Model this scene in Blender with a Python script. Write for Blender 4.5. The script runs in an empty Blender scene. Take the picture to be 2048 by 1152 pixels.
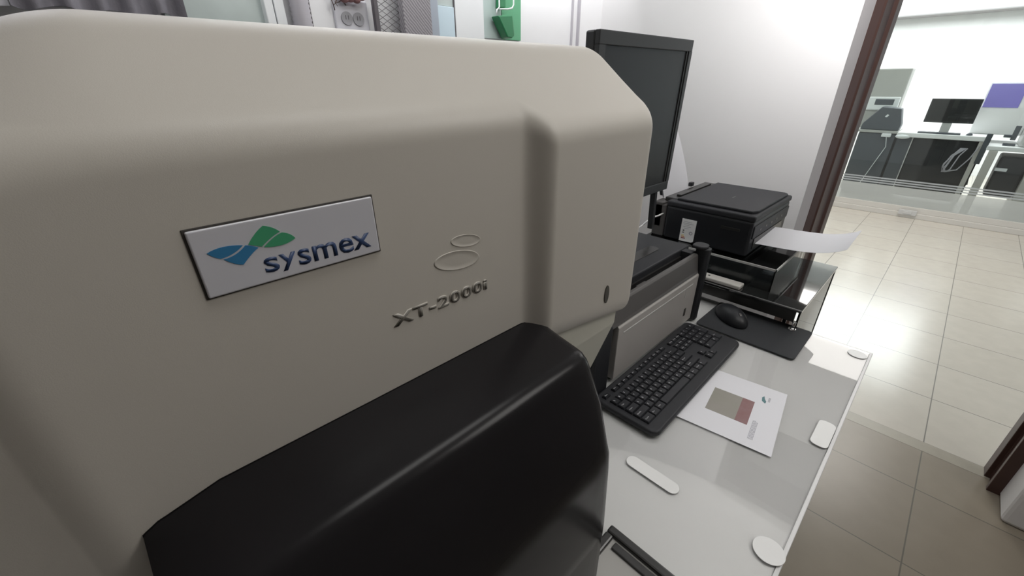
import bpy, bmesh, math, random
from mathutils import Vector, Matrix
random.seed(7)
SC = bpy.context.scene
COL = SC.collection
EYE = 1.37            # eye height above the floor; lengths in z below are written relative to it

# ---------------------------------------------------------------- camera
cam_data = bpy.data.cameras.new('camera')
cam = bpy.data.objects.new('camera', cam_data); COL.objects.link(cam)
YAW, PITCH, ROLL = 0.80785477, 0.465603329, -0.00996340527
fw = Vector((math.cos(YAW)*math.cos(PITCH), math.sin(YAW)*math.cos(PITCH), -math.sin(PITCH)))
rt = Vector((math.sin(YAW), -math.cos(YAW), 0)); up = rt.cross(fw)
c_, s_ = math.cos(ROLL), math.sin(ROLL)
r2 = rt*c_ + up*s_; u2 = up*c_ - rt*s_
cam.matrix_world = Matrix(((r2.x, u2.x, -fw.x, 0), (r2.y, u2.y, -fw.y, 0), (r2.z, u2.z, -fw.z, EYE), (0, 0, 0, 1)))
cam_data.sensor_width = 36; cam_data.lens = 822.749/2048*36; cam_data.clip_start = .01
SC.camera = cam
SC.view_settings.view_transform = 'Standard'; SC.view_settings.look = 'None'
SC.view_settings.gamma = 1; SC.view_settings.use_curve_mapping = False
SC.view_settings.exposure = 0.0

# ---------------------------------------------------------------- world and lights
w = bpy.data.worlds.new('world'); SC.world = w; w.use_nodes = True
w.node_tree.nodes['Background'].inputs[0].default_value = (.86, .93, 1, 1)
w.node_tree.nodes['Background'].inputs[1].default_value = 1.0
def area(name, loc, sx, sy, power, color=(1, 1, 1), rot=(0, 0, 0)):
    d = bpy.data.lights.new(name, 'AREA'); d.shape = 'RECTANGLE'; d.size = sx; d.size_y = sy
    d.energy = power; d.color = color
    o = bpy.data.objects.new(name, d); COL.objects.link(o)
    o.location = (loc[0], loc[1], loc[2]+EYE); o.rotation_euler = rot
    return o
def aim(loc, to):
    return (Vector(to)-Vector(loc)).to_track_quat('-Z', 'Y').to_euler()
area('back_wall_wash', (.75, 1.12, .60), 1.9, .10, 11, (.97, .98, 1), (math.radians(84), 0, 0))  # added lamp above the view, washes the back wall white; no real fixture
area('ceiling_light_room', (.6, .0, 1.22), .9, .35, 6.4, (1, .99, .96))
area('doorway_wall_fill', (1.38, .24, .50), .35, .22, 6.5, (1, .98, .98), (0, math.radians(-90), 0))  # added out-of-view fill that brightens the wall beside the door, not a fixture
area('front_fill', (1.25, -.9, 1.1), .7, .7, 12.5, (1, .97, .93), aim((1.25, -.9, 1.1), (.2, .3, -.1)))  # added fill aimed at the analyser front, stands for no actual ceiling lamp
area('ceiling_light_corridor', (5.0, .5, 1.22), 1.4, 1.8, 58, (1, .965, .92))
area('ceiling_light_far_room', (8.6, .9, 1.2), 3.0, 2.8, 230, (.98, .99, 1))

# ---------------------------------------------------------------- materials
def mat(name, col, rough=.5, metal=0., coat=0., var=.04, vscale=8., bump=0., bscale=200., spec=.5, sheen=0., emit=None, trans=0., mottled=None):
    m = bpy.data.materials.new(name); m.use_nodes = True
    nt = m.node_tree; b = nt.nodes['Principled BSDF']
    tc = nt.nodes.new('ShaderNodeTexCoord'); n = nt.nodes.new('ShaderNodeTexNoise')
    n.inputs['Scale'].default_value = vscale; n.inputs['Detail'].default_value = 4
    nt.links.new(tc.outputs['Object'], n.inputs['Vector'])
    mx = nt.nodes.new('ShaderNodeMix'); mx.data_type = 'RGBA'
    c2 = mottled or tuple(max(0, c*(1-2*var)) for c in col)
    c1 = tuple(min(1, c*(1+var)) for c in col)
    mx.inputs[6].default_value = (*c1, 1); mx.inputs[7].default_value = (*c2, 1)
    nt.links.new(n.outputs['Fac'], mx.inputs[0]); nt.links.new(mx.outputs[2], b.inputs['Base Color'])
    b.inputs['Roughness'].default_value = rough; b.inputs['Metallic'].default_value = metal
    b.inputs['Coat Weight'].default_value = coat; b.inputs['Coat Roughness'].default_value = .06
    b.inputs['Specular IOR Level'].default_value = spec
    if trans: b.inputs['Transmission Weight'].default_value = trans
    if emit:
        b.inputs['Emission Color'].default_value = (*emit[0], 1); b.inputs['Emission Strength'].default_value = emit[1]
    if bump:
        n2 = nt.nodes.new('ShaderNodeTexNoise'); n2.inputs['Scale'].default_value = bscale
        nt.links.new(tc.outputs['Object'], n2.inputs['Vector'])
        bp = nt.nodes.new('ShaderNodeBump'); bp.inputs['Strength'].default_value = bump; bp.inputs['Distance'].default_value = .001
        nt.links.new(n2.outputs['Fac'], bp.inputs['Height']); nt.links.new(bp.outputs['Normal'], b.inputs['Normal'])
    return m
def glass(name, tint=(1, 1, 1), refl=.08, rough=.02):
    m = bpy.data.materials.new(name); m.use_nodes = True; nt = m.node_tree
    nt.nodes.remove(nt.nodes['Principled BSDF']); out = nt.nodes['Material Output']
    t = nt.nodes.new('ShaderNodeBsdfTransparent'); g = nt.nodes.new('ShaderNodeBsdfGlossy')
    lw = nt.nodes.new('ShaderNodeFresnel'); lw.inputs[0].default_value = 1.45
    t.inputs[0].default_value = (*tint, 1); g.inputs['Roughness'].default_value = rough
    mx = nt.nodes.new('ShaderNodeMixShader')
    nt.links.new(lw.outputs[0], mx.inputs[0]); nt.links.new(t.outputs[0], mx.inputs[1]); nt.links.new(g.outputs[0], mx.inputs[2])
    nt.links.new(mx.outputs[0], out.inputs[0])
    return m
def frosted(name, col, amount):
    m = bpy.data.materials.new(name); m.use_nodes = True; nt = m.node_tree
    nt.nodes.remove(nt.nodes['Principled BSDF']); out = nt.nodes['Material Output']
    t = nt.nodes.new('ShaderNodeBsdfTransparent'); g = nt.nodes.new('ShaderNodeBsdfDiffuse'); g.inputs[0].default_value = (*col, 1)
    n = nt.nodes.new('ShaderNodeTexNoise'); n.inputs['Scale'].default_value = 3
    mr = nt.nodes.new('ShaderNodeMapRange'); mr.inputs[3].default_value = amount-.04; mr.inputs[4].default_value = amount+.04
    nt.links.new(n.outputs['Fac'], mr.inputs[0])
    mx = nt.nodes.new('ShaderNodeMixShader')
    nt.links.new(mr.outputs[0], mx.inputs[0]); nt.links.new(t.outputs[0], mx.inputs[1]); nt.links.new(g.outputs[0], mx.inputs[2])
    nt.links.new(mx.outputs[0], out.inputs[0])
    return m
def tiles(name, ox, oy, c1, c2, mortar, rough):
    m = bpy.data.materials.new(name); m.use_nodes = True; nt = m.node_tree; b = nt.nodes['Principled BSDF']
    g = nt.nodes.new('ShaderNodeNewGeometry'); mp = nt.nodes.new('ShaderNodeMapping')
    mp.inputs['Location'].default_value = (-ox, -oy, 0)
    nt.links.new(g.outputs['Position'], mp.inputs['Vector'])
    br = nt.nodes.new('ShaderNodeTexBrick'); br.offset = 0; br.squash = 1
    br.inputs['Scale'].default_value = 1; br.inputs['Brick Width'].default_value = .377; br.inputs['Row Height'].default_value = .377
    br.inputs['Mortar Size'].default_value = .0022; br.inputs['Mortar Smooth'].default_value = .2
    br.inputs['Color1'].default_value = (*c1, 1); br.inputs['Color2'].default_value = (*c2, 1); br.inputs['Mortar'].default_value = (*mortar, 1)
    nt.links.new(mp.outputs[0], br.inputs['Vector'])
    n = nt.nodes.new('ShaderNodeTexNoise'); n.inputs['Scale'].default_value = 14; n.inputs['Detail'].default_value = 6
    nt.links.new(g.outputs['Position'], n.inputs['Vector'])
    mr = nt.nodes.new('ShaderNodeMapRange'); mr.inputs[3].default_value = .9; mr.inputs[4].default_value = 1.06
    nt.links.new(n.outputs['Fac'], mr.inputs[0])
    mx = nt.nodes.new('ShaderNodeMix'); mx.data_type = 'RGBA'; mx.blend_type = 'MULTIPLY'; mx.inputs[0].default_value = 1
    nt.links.new(br.outputs['Color'], mx.inputs[6]); nt.links.new(mr.outputs[0], mx.inputs[7])
    nt.links.new(mx.outputs[2], b.inputs['Base Color'])
    b.inputs['Roughness'].default_value = rough
    bp = nt.nodes.new('ShaderNodeBump'); bp.inputs['Strength'].default_value = .12; bp.inputs['Distance'].default_value = .002
    nt.links.new(n.outputs['Fac'], bp.inputs['Height']); nt.links.new(bp.outputs['Normal'], b.inputs['Normal'])
    return m
def meshweave(name, c1, c2, scale):
    m = bpy.data.materials.new(name); m.use_nodes = True; nt = m.node_tree; b = nt.nodes['Principled BSDF']
    tc = nt.nodes.new('ShaderNodeTexCoord')
    wv = nt.nodes.new('ShaderNodeTexWave'); wv.inputs['Scale'].default_value = scale; wv.inputs['Distortion'].default_value = 2.5
    wv.bands_direction = 'DIAGONAL'
    nt.links.new(tc.outputs['Object'], wv.inputs['Vector'])
    mx = nt.nodes.new('ShaderNodeMix'); mx.data_type = 'RGBA'; mx.inputs[6].default_value = (*c1, 1); mx.inputs[7].default_value = (*c2, 1)
    nt.links.new(wv.outputs['Fac'], mx.inputs[0]); nt.links.new(mx.outputs[2], b.inputs['Base Color']); b.inputs['Roughness'].default_value = .6
    return m
MT = dict(
    beige=mat('cream_plastic', (.53, .50, .45), .45, var=.015, vscale=5, bump=.05, bscale=1500),
    cream=mat('cream_plastic_lower', (.56, .55, .47), .45, var=.02),
    smoke=mat('smoked_acrylic', (.014, .013, .014), .22, spec=.14, var=.1),
    seam=mat('dark_seam', (.05, .045, .04), .6),
    plate=mat('pearl_plate', (.60, .60, .645), .3, coat=.3, var=.03, vscale=30),
    navy=mat('navy_ink', (.028, .055, .14), .4), blue=mat('blue_ink', (.03, .16, .36), .4, mottled=(.045, .24, .42), vscale=20),
    green=mat('green_ink', (.05, .30, .16), .4, mottled=(.07, .36, .17), vscale=20),
    lettergrey=mat('grey_lettering', (.17, .16, .14), .5), slot=mat('slot_dark', (.06, .055, .045), .5),
    black=mat('black_plastic', (.017, .018, .021), .4, spec=.35, var=.08, bump=.2, bscale=700),
    blacksoft=mat('black_textured_plastic', (.024, .025, .029), .5, spec=.35, var=.08, bump=.4, bscale=900),
    key=mat('black_keycap', (.015, .016, .02), .4, spec=.4, var=.08),
    legend=mat('white_key_print', (.5, .5, .52), .6),
    pad=mat('mousepad_cloth', (.028, .03, .034), .75, var=.1, bump=.5, bscale=1500),
    screen=mat('dark_screen', (.022, .023, .024), .3, spec=.3, var=.05), bezel=mat('monitor_bezel', (.036, .038, .040), .42, spec=.4),
    silver=mat('grey_painted_panel', (.42, .40, .38), .4, metal=.0, var=.05, vscale=6), darkgrey=mat('dark_grey_plastic', (.09, .085, .082), .4, var=.05),
    white=mat('white_wall_paint', (.80, .79, .79), .75, var=.02, vscale=2, bump=.15, bscale=60),
    backwall=mat('white_tiled_wall', (.88, .88, .89), .5, var=.015), ceil=mat('ceiling_paint', (.8, .8, .8), .8),
    dim=mat('room_paint', (.36, .33, .30), .8, var=.03), brown=mat('brown_painted_metal', (.060, .028, .022), .45, var=.12, vscale=3),
    reveal=mat('plaster_reveal', (.47, .45, .46), .7, var=.03),
    desk=mat('white_desk_laminate', (.84, .84, .84), .45, var=.015), deskleg=mat('grey_metal', (.4, .4, .4), .4, metal=.6),
    deskglass=glass('clear_desk_glass', (.985, .985, .98)), sidepane=glass('grey_side_glass', (.48, .50, .51)),
    partition=glass('clear_partition_glass', (.93, .96, .95)),
    blackglass=mat('black_glass_top', (.012, .013, .013), .035, coat=1, spec=1.0, var=.05), acrylic=glass('clear_acrylic', (.82, .85, .86), rough=.05),
    chrome=mat('chrome', (.7, .7, .7), .15, metal=1), paper=mat('white_paper', (.80, .80, .84), .8, var=.01),
    paper2=mat('copy_paper', (.66, .66, .69), .8, var=.01), sticker=mat('white_sticker', (.86, .86, .85), .5),
    photo=mat('printed_photo', (.26, .26, .21), .5, mottled=(.33, .30, .28), vscale=25), red=mat('printed_red', (.22, .09, .08), .5, mottled=(.28, .17, .18), vscale=60),
    greytext=mat('printed_grey', (.42, .42, .46), .7), teal=mat('printed_teal', (.10, .22, .24), .6),
    orange=mat('printed_orange', (.75, .35, .12), .6), yellow=mat('printed_yellow', (.85, .75, .3), .6), darkred=mat('printed_dark_red', (.3, .04, .03), .6), ink=mat('printed_ink', (.08, .08, .08), .6),
    rim=mat('black_rubber_rim', (.02, .019, .018), .35, coat=.2), tray=mat('grey_tray', (.42, .41, .39), .5, var=.04),
    lightgrey=mat('light_grey_plastic', (.55, .55, .54), .4), alu=mat('beige_aluminium', (.62, .60, .56), .4, metal=.1, var=.03),
    cable=mat('white_cable', (.8, .8, .8), .4), threshold=mat('stone_threshold', (.36, .33, .27), .3, var=.06, vscale=20),
    cloth=mat('grey_fabric', (.24, .23, .26), .9, var=.15, vscale=20, bump=.5, bscale=300), whitecloth=mat('white_fabric', (.8, .8, .85), .9, bump=.4),
    windowgl=mat('frosted_window', (.55, .62, .60), .3, var=.15, vscale=9), hose=mat('ribbed_grey_plastic', (.50, .48, .52), .5),
    twig=mat('dark_brown_twig', (.10, .07, .06), .7), rust=mat('reddish_bark', (.22, .09, .09), .7, mottled=(.35, .2, .2), vscale=60),
    wire=mat('black_wire', (.12, .11, .12), .45, metal=.3), weave=meshweave('grey_mesh_weave', (.20, .19, .21), (.40, .38, .40), 60),
    post=mat('blue_grey_metal', (.42, .47, .54), .4), palegreen=mat('pale_teal_panel', (.52, .62, .60), .4, var=.05), paleblue=mat('pale_blue_door', (.62, .76, .84), .35),
    ltwhite=mat('white_enamel', (.85, .87, .88), .35), gpanel=mat('green_plastic', (.13, .42, .23), .35), gdark=mat('dark_green_plastic', (.03, .22, .09), .3),
    outlet=mat('outlet_plastic', (.68, .68, .73), .4), socket=mat('socket_grey', (.40, .40, .43), .45),
    farwhite=mat('far_white', (.9, .9, .9), .6), farpanel=mat('dark_cabinet', (.02, .021, .024), .5), fargrey=mat('slate_cabinet', (.075, .085, .10), .5),
    purple=mat('violet_screen', (.22, .19, .55), .3, emit=((.20, .17, .50), .12)), beigedev=mat('pale_grey_device', (.45, .45, .43), .5),
    frost=frosted('frosted_film', (.60, .63, .61), .55), froststripe=frosted('frosted_stripe', (.50, .53, .54), .6),
    band=mat('soffit_shading_grey', (.33, .32, .325), .8),  # shading of the far soffit painted in as grey
)

# ---------------------------------------------------------------- mesh helpers
def bx(bm, x0, x1, y0, y1, z0, z1, bev=0., seg=2, mi=0, M=None):
    t = bmesh.new()
    P = [(x0, y0, z0), (x1, y0, z0), (x1, y1, z0), (x0, y1, z0), (x0, y0, z1), (x1, y0, z1), (x1, y1, z1), (x0, y1, z1)]
    v = [t.verts.new(p) for p in P]
    for f in ((3, 2, 1, 0), (4, 5, 6, 7), (0, 1, 5, 4), (1, 2, 6, 5), (2, 3, 7, 6), (3, 0, 4, 7)): t.faces.new([v[i] for i in f])
    if bev: bmesh.ops.bevel(t, geom=t.edges[:], offset=bev, segments=seg, affect='EDGES', profile=.5)
    join(bm, t, mi, M)
def join(bm, t, mi=0, M=None, smooth=False):
    mp = {}
    for v in t.verts: mp[v] = bm.verts.new(M @ v.co if M else v.co)
    for f in t.faces:
        try: nf = bm.faces.new([mp[v] for v in f.verts])
        except ValueError: continue
        nf.material_index = mi or f.material_index; nf.smooth = smooth or f.smooth
    t.free()
def prism(bm, pts, axis, a, b, bev=0., mi=0, M=None, seg=2):
    """extrude a 2D outline along axis: 'x' (pts=y,z), 'y' (pts=x,z), 'z' (pts=x,y)"""
    t = bmesh.new()
    def P(p, d): return (d, p[0], p[1]) if axis == 'x' else (p[0], d, p[1]) if axis == 'y' else (p[0], p[1], d)
    A = [t.verts.new(P(p, a)) for p in pts]; B = [t.verts.new(P(p, b)) for p in pts]
    n = len(pts)
    t.faces.new(A[::-1]); t.faces.new(B)
    for i in range(n): t.faces.new([A[i], A[(i+1) % n], B[(i+1) % n], B[i]])
    bmesh.ops.recalc_face_normals(t, faces=t.faces[:])
    if bev: bmesh.ops.bevel(t, geom=t.edges[:], offset=bev, segments=seg, affect='EDGES', profile=.5)
    join(bm, t, mi, M)
def tube(bm, pts, r, n=10, mi=0, closed=False):
    pts = [Vector(p) for p in pts]; rings = []; prev = None
    for i, p in enumerate(pts):
        d = (pts[min(i+1, len(pts)-1)]-pts[max(i-1, 0)]).normalized()
        a = d.orthogonal().normalized() if prev is None else (prev - d*prev.dot(d)).normalized()
        prev = a; b = d.cross(a); rr = r[i] if isinstance(r, (list, tuple)) else r
        rings.append([bm.verts.new(p+a*rr*math.cos(2*math.pi*k/n)+b*rr*math.sin(2*math.pi*k/n)) for k in range(n)])
    for A, B in zip(rings, rings[1:]):
        for k in range(n):
            f = bm.faces.new([A[k], A[(k+1) % n], B[(k+1) % n], B[k]]); f.smooth = True; f.material_index = mi
    for R in (rings[0], rings[-1]):
        f = bm.faces.new(R); f.material_index = mi
def loft(bm, rows, smooth=True, caps=False, mi=0):
    V = [[bm.verts.new(p) for p in r] for r in rows]
    for A, B in zip(V, V[1:]):
        for k in range(len(A)-1):
            f = bm.faces.new([A[k], B[k], B[k+1], A[k+1]]); f.smooth = smooth; f.material_index = mi
    if caps:
        for R in (V[0], V[-1]):
            f = bm.faces.new([bm.verts.new(v.co) for v in R]); f.material_index = mi
    return V
def ellipsoid(bm, c, r, n=20, m=12, mi=0, zmin=-1.):
    rows = []
    for j in range(m+1):
        t = math.pi*j/m
        zz = max(math.cos(t), zmin)
        rows.append([(c[0]+r[0]*math.sin(t)*math.cos(2*math.pi*k/n), c[1]+r[1]*math.sin(t)*math.sin(2*math.pi*k/n), c[2]+r[2]*zz) for k in range(n+1)])
    loft(bm, rows)
    bmesh.ops.remove_doubles(bm, verts=bm.verts[:], dist=1e-6)
def fillet(pts, rad, n=5):
    out = [pts[0]]
    for i in range(1, len(pts)-1):
        a, p, b = Vector(pts[i-1]), Vector(pts[i]), Vector(pts[i+1]); r = rad[i-1]
        u = (a-p).normalized(); v = (b-p).normalized(); ang = u.angle(v) if u.length and v.length else math.pi
        d = min(r/math.tan(ang/2) if ang > .01 else 0, (a-p).length*.49, (b-p).length*.49)
        s, e = p+u*d, p+v*d
        for k in range(n+1):
            t = k/n; q = s*(1-t)**2 + p*2*t*(1-t) + e*t*t; out.append((q.x, q.y))
    out.append(pts[-1]); return out
WL = {}
def build(name, bm, m, parent=None, smooth_angle=None, origin=None):
    """link one mesh object; vertices are given in room coordinates with z relative to the eye"""
    if isinstance(m, str): m = [m]
    bmesh.ops.recalc_face_normals(bm, faces=bm.faces[:])
    for v in bm.verts: v.co.z += EYE
    if parent is not None: base = WL[parent.name]; loc = Vector((0, 0, 0))
    else:
        xs = [v.co.x for v in bm.verts]; ys = [v.co.y for v in bm.verts]; zs = [v.co.z for v in bm.verts]
        base = Vector(((min(xs)+max(xs))/2, (min(ys)+max(ys))/2, min(zs))); loc = base
    for v in bm.verts: v.co -= base
    me = bpy.data.meshes.new(name); bm.to_mesh(me); bm.free()
    for k in m: me.materials.append(MT[k])
    o = bpy.data.objects.new(name, me); COL.objects.link(o); o.location = loc
    if parent is not None: o.parent = parent
    WL[o.name] = base
    return o
def tag(o, label, cat, group=None):
    o['label'] = label; o['category'] = cat
    if group: o['group'] = group
    return o
def thing(name, loc, label, cat, group=None):
    o = bpy.data.objects.new(name, None); COL.objects.link(o); o.empty_display_size = .05
    o.location = (loc[0], loc[1], loc[2]+EYE); WL[o.name] = Vector(o.location)
    return tag(o, label, cat, group)
def struct(name, bm, m, parent=None):
    o = build(name, bm, m, parent)
    if parent is None: o['kind'] = 'structure'
    return o
def NB(): return bmesh.new()
def B1(name, m, parent, *a, **k):
    bm = NB(); bx(bm, *a, **k); return build(name, bm, m, parent)
def text_bm(s, x0, x1, y, z0, z1, extr=.0004, bold=0., M=None, bm=None, mi=0, spacing=1.0, shear=0.):
    """lettering fitted into the box x0..x1, z0..z1 standing on a plane y facing -y (or placed by M)"""
    c = bpy.data.curves.new('t', 'FONT'); c.body = s; c.size = 1; c.offset = bold; c.extrude = 0; c.resolution_u = 3; c.space_character = spacing; c.shear = shear
    o = bpy.data.objects.new('t', c); me = bpy.data.meshes.new_from_object(o)
    t = bmesh.new(); t.from_mesh(me)
    bpy.data.objects.remove(o); bpy.data.curves.remove(c); bpy.data.meshes.remove(me)
    if not t.verts: return bm
    xs = [v.co.x for v in t.verts]; ys = [v.co.y for v in t.verts]
    sx = (x1-x0)/(max(xs)-min(xs)); sz = (z1-z0)/(max(ys)-min(ys)); mx, my = min(xs), min(ys)
    for v in t.verts: v.co = Vector((x0+(v.co.x-mx)*sx, y, z0+(v.co.y-my)*sz))
    r = bmesh.ops.extrude_face_region(t, geom=t.faces[:])
    for g in r['geom']:
        if isinstance(g, bmesh.types.BMVert): g.co.y -= extr
    bm = bm or NB(); join(bm, t, mi, M); return bm
def smooth(a, b, x):
    t = min(1, max(0, (x-a)/(b-a))); return t*t*(3-2*t)

# ================================================================ SETTING
FL = -EYE
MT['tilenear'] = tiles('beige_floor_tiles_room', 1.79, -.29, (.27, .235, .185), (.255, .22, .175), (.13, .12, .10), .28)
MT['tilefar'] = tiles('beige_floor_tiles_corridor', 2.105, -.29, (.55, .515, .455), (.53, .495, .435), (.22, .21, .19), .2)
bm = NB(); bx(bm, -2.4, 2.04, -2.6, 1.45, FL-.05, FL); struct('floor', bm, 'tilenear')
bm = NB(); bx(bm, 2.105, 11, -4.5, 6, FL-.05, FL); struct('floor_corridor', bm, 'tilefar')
bm = NB(); bx(bm, 2.04, 2.105, -.60, .40, FL-.05, FL+.0005); struct('trim_1', bm, 'threshold')
CZ = 1.28
bm = NB(); bx(bm, -2.4, 2.1, -2.6, 1.45, CZ, CZ+.1); bx(bm, 2.1, 11, -4.5, 6, CZ, CZ+.1); struct('ceiling', bm, 'ceil')
# wall with the doorway (near face x = 1.83)
bm = NB(); bx(bm, 1.83, 2.10, .342, 1.45, FL, CZ); bx(bm, 1.83, 2.10, -.505, .342, .75, CZ)
struct('wall_right', bm, 'white')
bm = NB(); bx(bm, 1.83, 2.10, -2.6, -.505, FL, CZ, bev=.012); struct('wall_right_front', bm, 'white')
bm = NB(); prism(bm, [(1.8302, .3425), (1.8302, .3415), (1.94, .3285), (1.94, .3425)], 'z', FL, .75); struct('trim_2', bm, 'reveal')
bm = NB(); bx(bm, -2.4, 1.83, 1.31, 1.45, FL, CZ); struct('wall_back', bm, 'backwall')
bm = NB(); bx(bm, -2.5, -2.4, -2.6, 1.45, FL, CZ); struct('wall_left', bm, 'dim')
bm = NB(); bx(bm, -2.5, 2.1, -2.7, -2.6, FL, CZ); struct('wall_front', bm, 'dim')
# brown metal door frame
fr = bpy.data.objects.new('door_1', None); COL.objects.link(fr); fr.location = (2.0, -.1, 0); WL['door_1'] = Vector(fr.location); fr['kind'] = 'structure'
bm = NB(); prism(bm, [(1.93, .3415), (1.93, .329), (1.96, .312), (1.965, .306), (2.04, .300), (2.05, .289), (2.108, .286), (2.108, .3415)], 'z', FL, .72, bev=.002); build('jamb', bm, 'brown', fr)
bm = NB(); prism(bm, [(1.97, -.508), (1.97, -.472), (1.99, -.472), (1.99, -.482), (2.05, -.482), (2.05, -.466), (2.108, -.466), (2.108, -.508)], 'z', FL, .72, bev=.002); build('jamb', bm, 'brown', fr)
bm = NB(); bx(bm, 1.93, 2.108, -.508, .342, .70, .755, bev=.002); build('lintel', bm, 'brown', fr)
# beyond the doorway: corridor and glazed partition
bm = NB(); bx(bm, 2.1, 6.1, 3.4, 3.5, FL, CZ); struct('wall_corridor_left', bm, 'farwhite')
bm = NB(); bx(bm, 9.6, 9.7, -4.5, 6, FL, CZ); struct('wall_far_room', bm, 'farwhite')
bm = NB(); bx(bm, 9.28, 9.6, -4.5, 6, .80, .97, bev=.02); struct('trim_3', bm, 'band')
bm = NB(); bx(bm, 6.12, 6.19, -4.5, 6, FL, FL+.055, bev=.004); bx(bm, 6.135, 6.175, -4.5, 6, FL+.055, FL+.115, bev=.004); struct('trim_4', bm, 'alu')
win = bpy.data.objects.new('window_1', None); COL.objects.link(win); win.location = (6.155, 0, .115); WL['window_1'] = Vector(win.location); win['kind'] = 'structure'
bm = NB(); bx(bm, 6.15, 6.16, -4.5, 6, FL+.115, CZ); build('glass_pane', bm, 'partition', win)
bm = NB(); bx(bm, 6.145, 6.149, -4.5, 6, FL+.116, -1.065); build('frosted_film', bm, 'frost', win)
bm = NB()
for z in (-1.045, -1.02, -.995): bx(bm, 6.145, 6.149, -4.5, 6, z-.007, z+.007)
build('frosted_stripes', bm, 'froststripe', win)
bm = NB(); bx(bm, 6.105, 6.12, .09, .24, FL+.03, FL+.085, bev=.003); bx(bm, 6.100, 6.106, .13, .20, FL+.043, FL+.072, bev=.002)
tag(build('floor_outlet', bm, 'lightgrey'), 'small white outlet box low on the glass partition sill', 'outlet')

# ================================================================ ANALYSER
an = thing('blood_analyzer', (.2, .6, -.62), 'large cream bench analyser with smoked black front cover and logo plate', 'laboratory analyser')

FYL, FYC = .28, .262
def prof(fy, zb, lip, drop=0., back=.95):
    zc = .0395-(.360-fy)*.80
    z2 = .0395-drop
    p1 = min(zc, z2-.012)
    pts = [(back, zb-.004), (fy+.0005, zb), (fy, p1), (.360+drop*.2, z2), (back, z2+.004)]
    return fillet(pts, [lip, .035, .07], 8)
bm = NB(); rows = []
xs = [-.26, -.20, -.14, -.105, -.0835, -.080, -.077, -.074, -.071, -.068, -.065, -.062, -.059, -.055, -.045, -.038, -.032, -.026, -.02, -.015, -.01, -.005, 0, .005, .01, .015, .02, .04, .06, .12, .2, .26]+[.272+.0025*i for i in range(18)]
for x in xs:
    d = max(0, -.055-x); fyo = .22*d*smooth(0, .030, d)
    c = min(.104, max(0, .02-x)); drop = .105-math.sqrt(.105**2-c*c)
    fy = FYL-(FYL-FYC)*smooth(.282, .3135, x)+fyo
    rows.append([(x, y, z) for y, z in prof(fy, -.60, .001, drop)])
loft(bm, rows, caps=True)
rows = []
for x in [.3145, .33, .37, .41, .45, .47, .480, .4845, .4875, .4895, .4905]:
    d = max(0, x-.4845); fyo = .006-math.sqrt(max(0, .006**2-d*d))
    zb = -.284-.028*(x-.316)/.17
    pr = prof(FYC+fyo, zb, .034)
    rows.append([(x, y, z-(fyo if z > -.0 else 0)) for y, z in pr])
loft(bm, rows, caps=True)
build('housing', bm, 'beige', an)
# lower body under the right column, tapering back
bm = NB()
prism(bm, [(.2795, -.27), (.2815, -.331), (.318, -.443), (.335, -.449), (.80, -.449), (.80, -.27)], 'x', .25, .486, bev=.002); build('lower_housing', bm, 'cream', an)
bm = NB(); bx(bm, -.05, .43, .36, .90, -.62, -.449, bev=.004); build('base', bm, 'black', an)
bm = NB(); bx(bm, -.084, .24, .29, .93, -.62, -.598); build('foot_plate', bm, 'black', an)
# smoked cover
CP = [(.286, -.2405), (.245, -.2515), (.216, -.259), (.210, -.2605), (.203, -.266), (.197, -.276), (.188, -.296), (.18, -.312), (.166, -.362), (.162, -.374), (.16, -.397), (.156, -.492), (.156, -.605)]
def cov(x, dy, dz0, dz, s=1.):
    n = len(CP); out = []
    for i, (y, z) in enumerate(CP):
        k = min(1, i/2.)
        out.append((x, y+dy*k, z+dz0*(1-k)+dz*k))
    return out
bm = NB()
rows = [cov(-.057, .010, -.012, -.010), cov(-.048, .002, -.0075, -.004), cov(-.012, 0, 0, 0), cov(.1, 0, -.001, 0), cov(.279, 0, -.0018, 0),
        cov(.295, .0005, -.004, -.0004), cov(.303, .0015, -.006, -.0010), cov(.308, .0035, -.008, -.0025), cov(.3105, .007, -.010, -.005), cov(.311, .011, -.011, -.009)]
for r in rows: r.append((r[-1][0], .279, -.605)); r.append((r[-1][0], .279, r[0][2]-.001))
loft(bm, rows, caps=True)
for f in bm.faces: f.smooth = len(f.verts) == 4
cover = build('smoked_cover', bm, 'smoke', an)
cover.data.polygons.foreach_set('use_smooth', [len(p.vertices) == 4 and p.normal.y < .5 for p in cover.data.polygons])
cover['label'] = 'dark smoked glossy cover across the lower front'
# name plate
PY = FYL
bm = NB(); bx(bm, .0180, .1301, PY-.0006, PY+.001, -.1142, -.0709, bev=.0004); fr_ = build('plate_recess', bm, 'seam', an)
bm = NB(); bx(bm, .0192, .1289, PY-.0022, PY, -.1131, -.0721, bev=.0010, seg=3); npl = build('name_plate', bm, 'plate', an)
npl['label'] = 'pearl white plate with blue and green leaf logo'
def shape(pts, y, th, key, name, parent):
    bm = NB(); prism(bm, pts, 'y', y-th, y); return build(name, bm, key, parent)
y1 = PY-.0022
def curve(p0, c, p1, n=8): return [((1-t)**2*p0[0]+2*t*(1-t)*c[0]+t*t*p1[0], (1-t)**2*p0[1]+2*t*(1-t)*c[1]+t*t*p1[1]) for t in [i/n for i in range(n+1)]]
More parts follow.
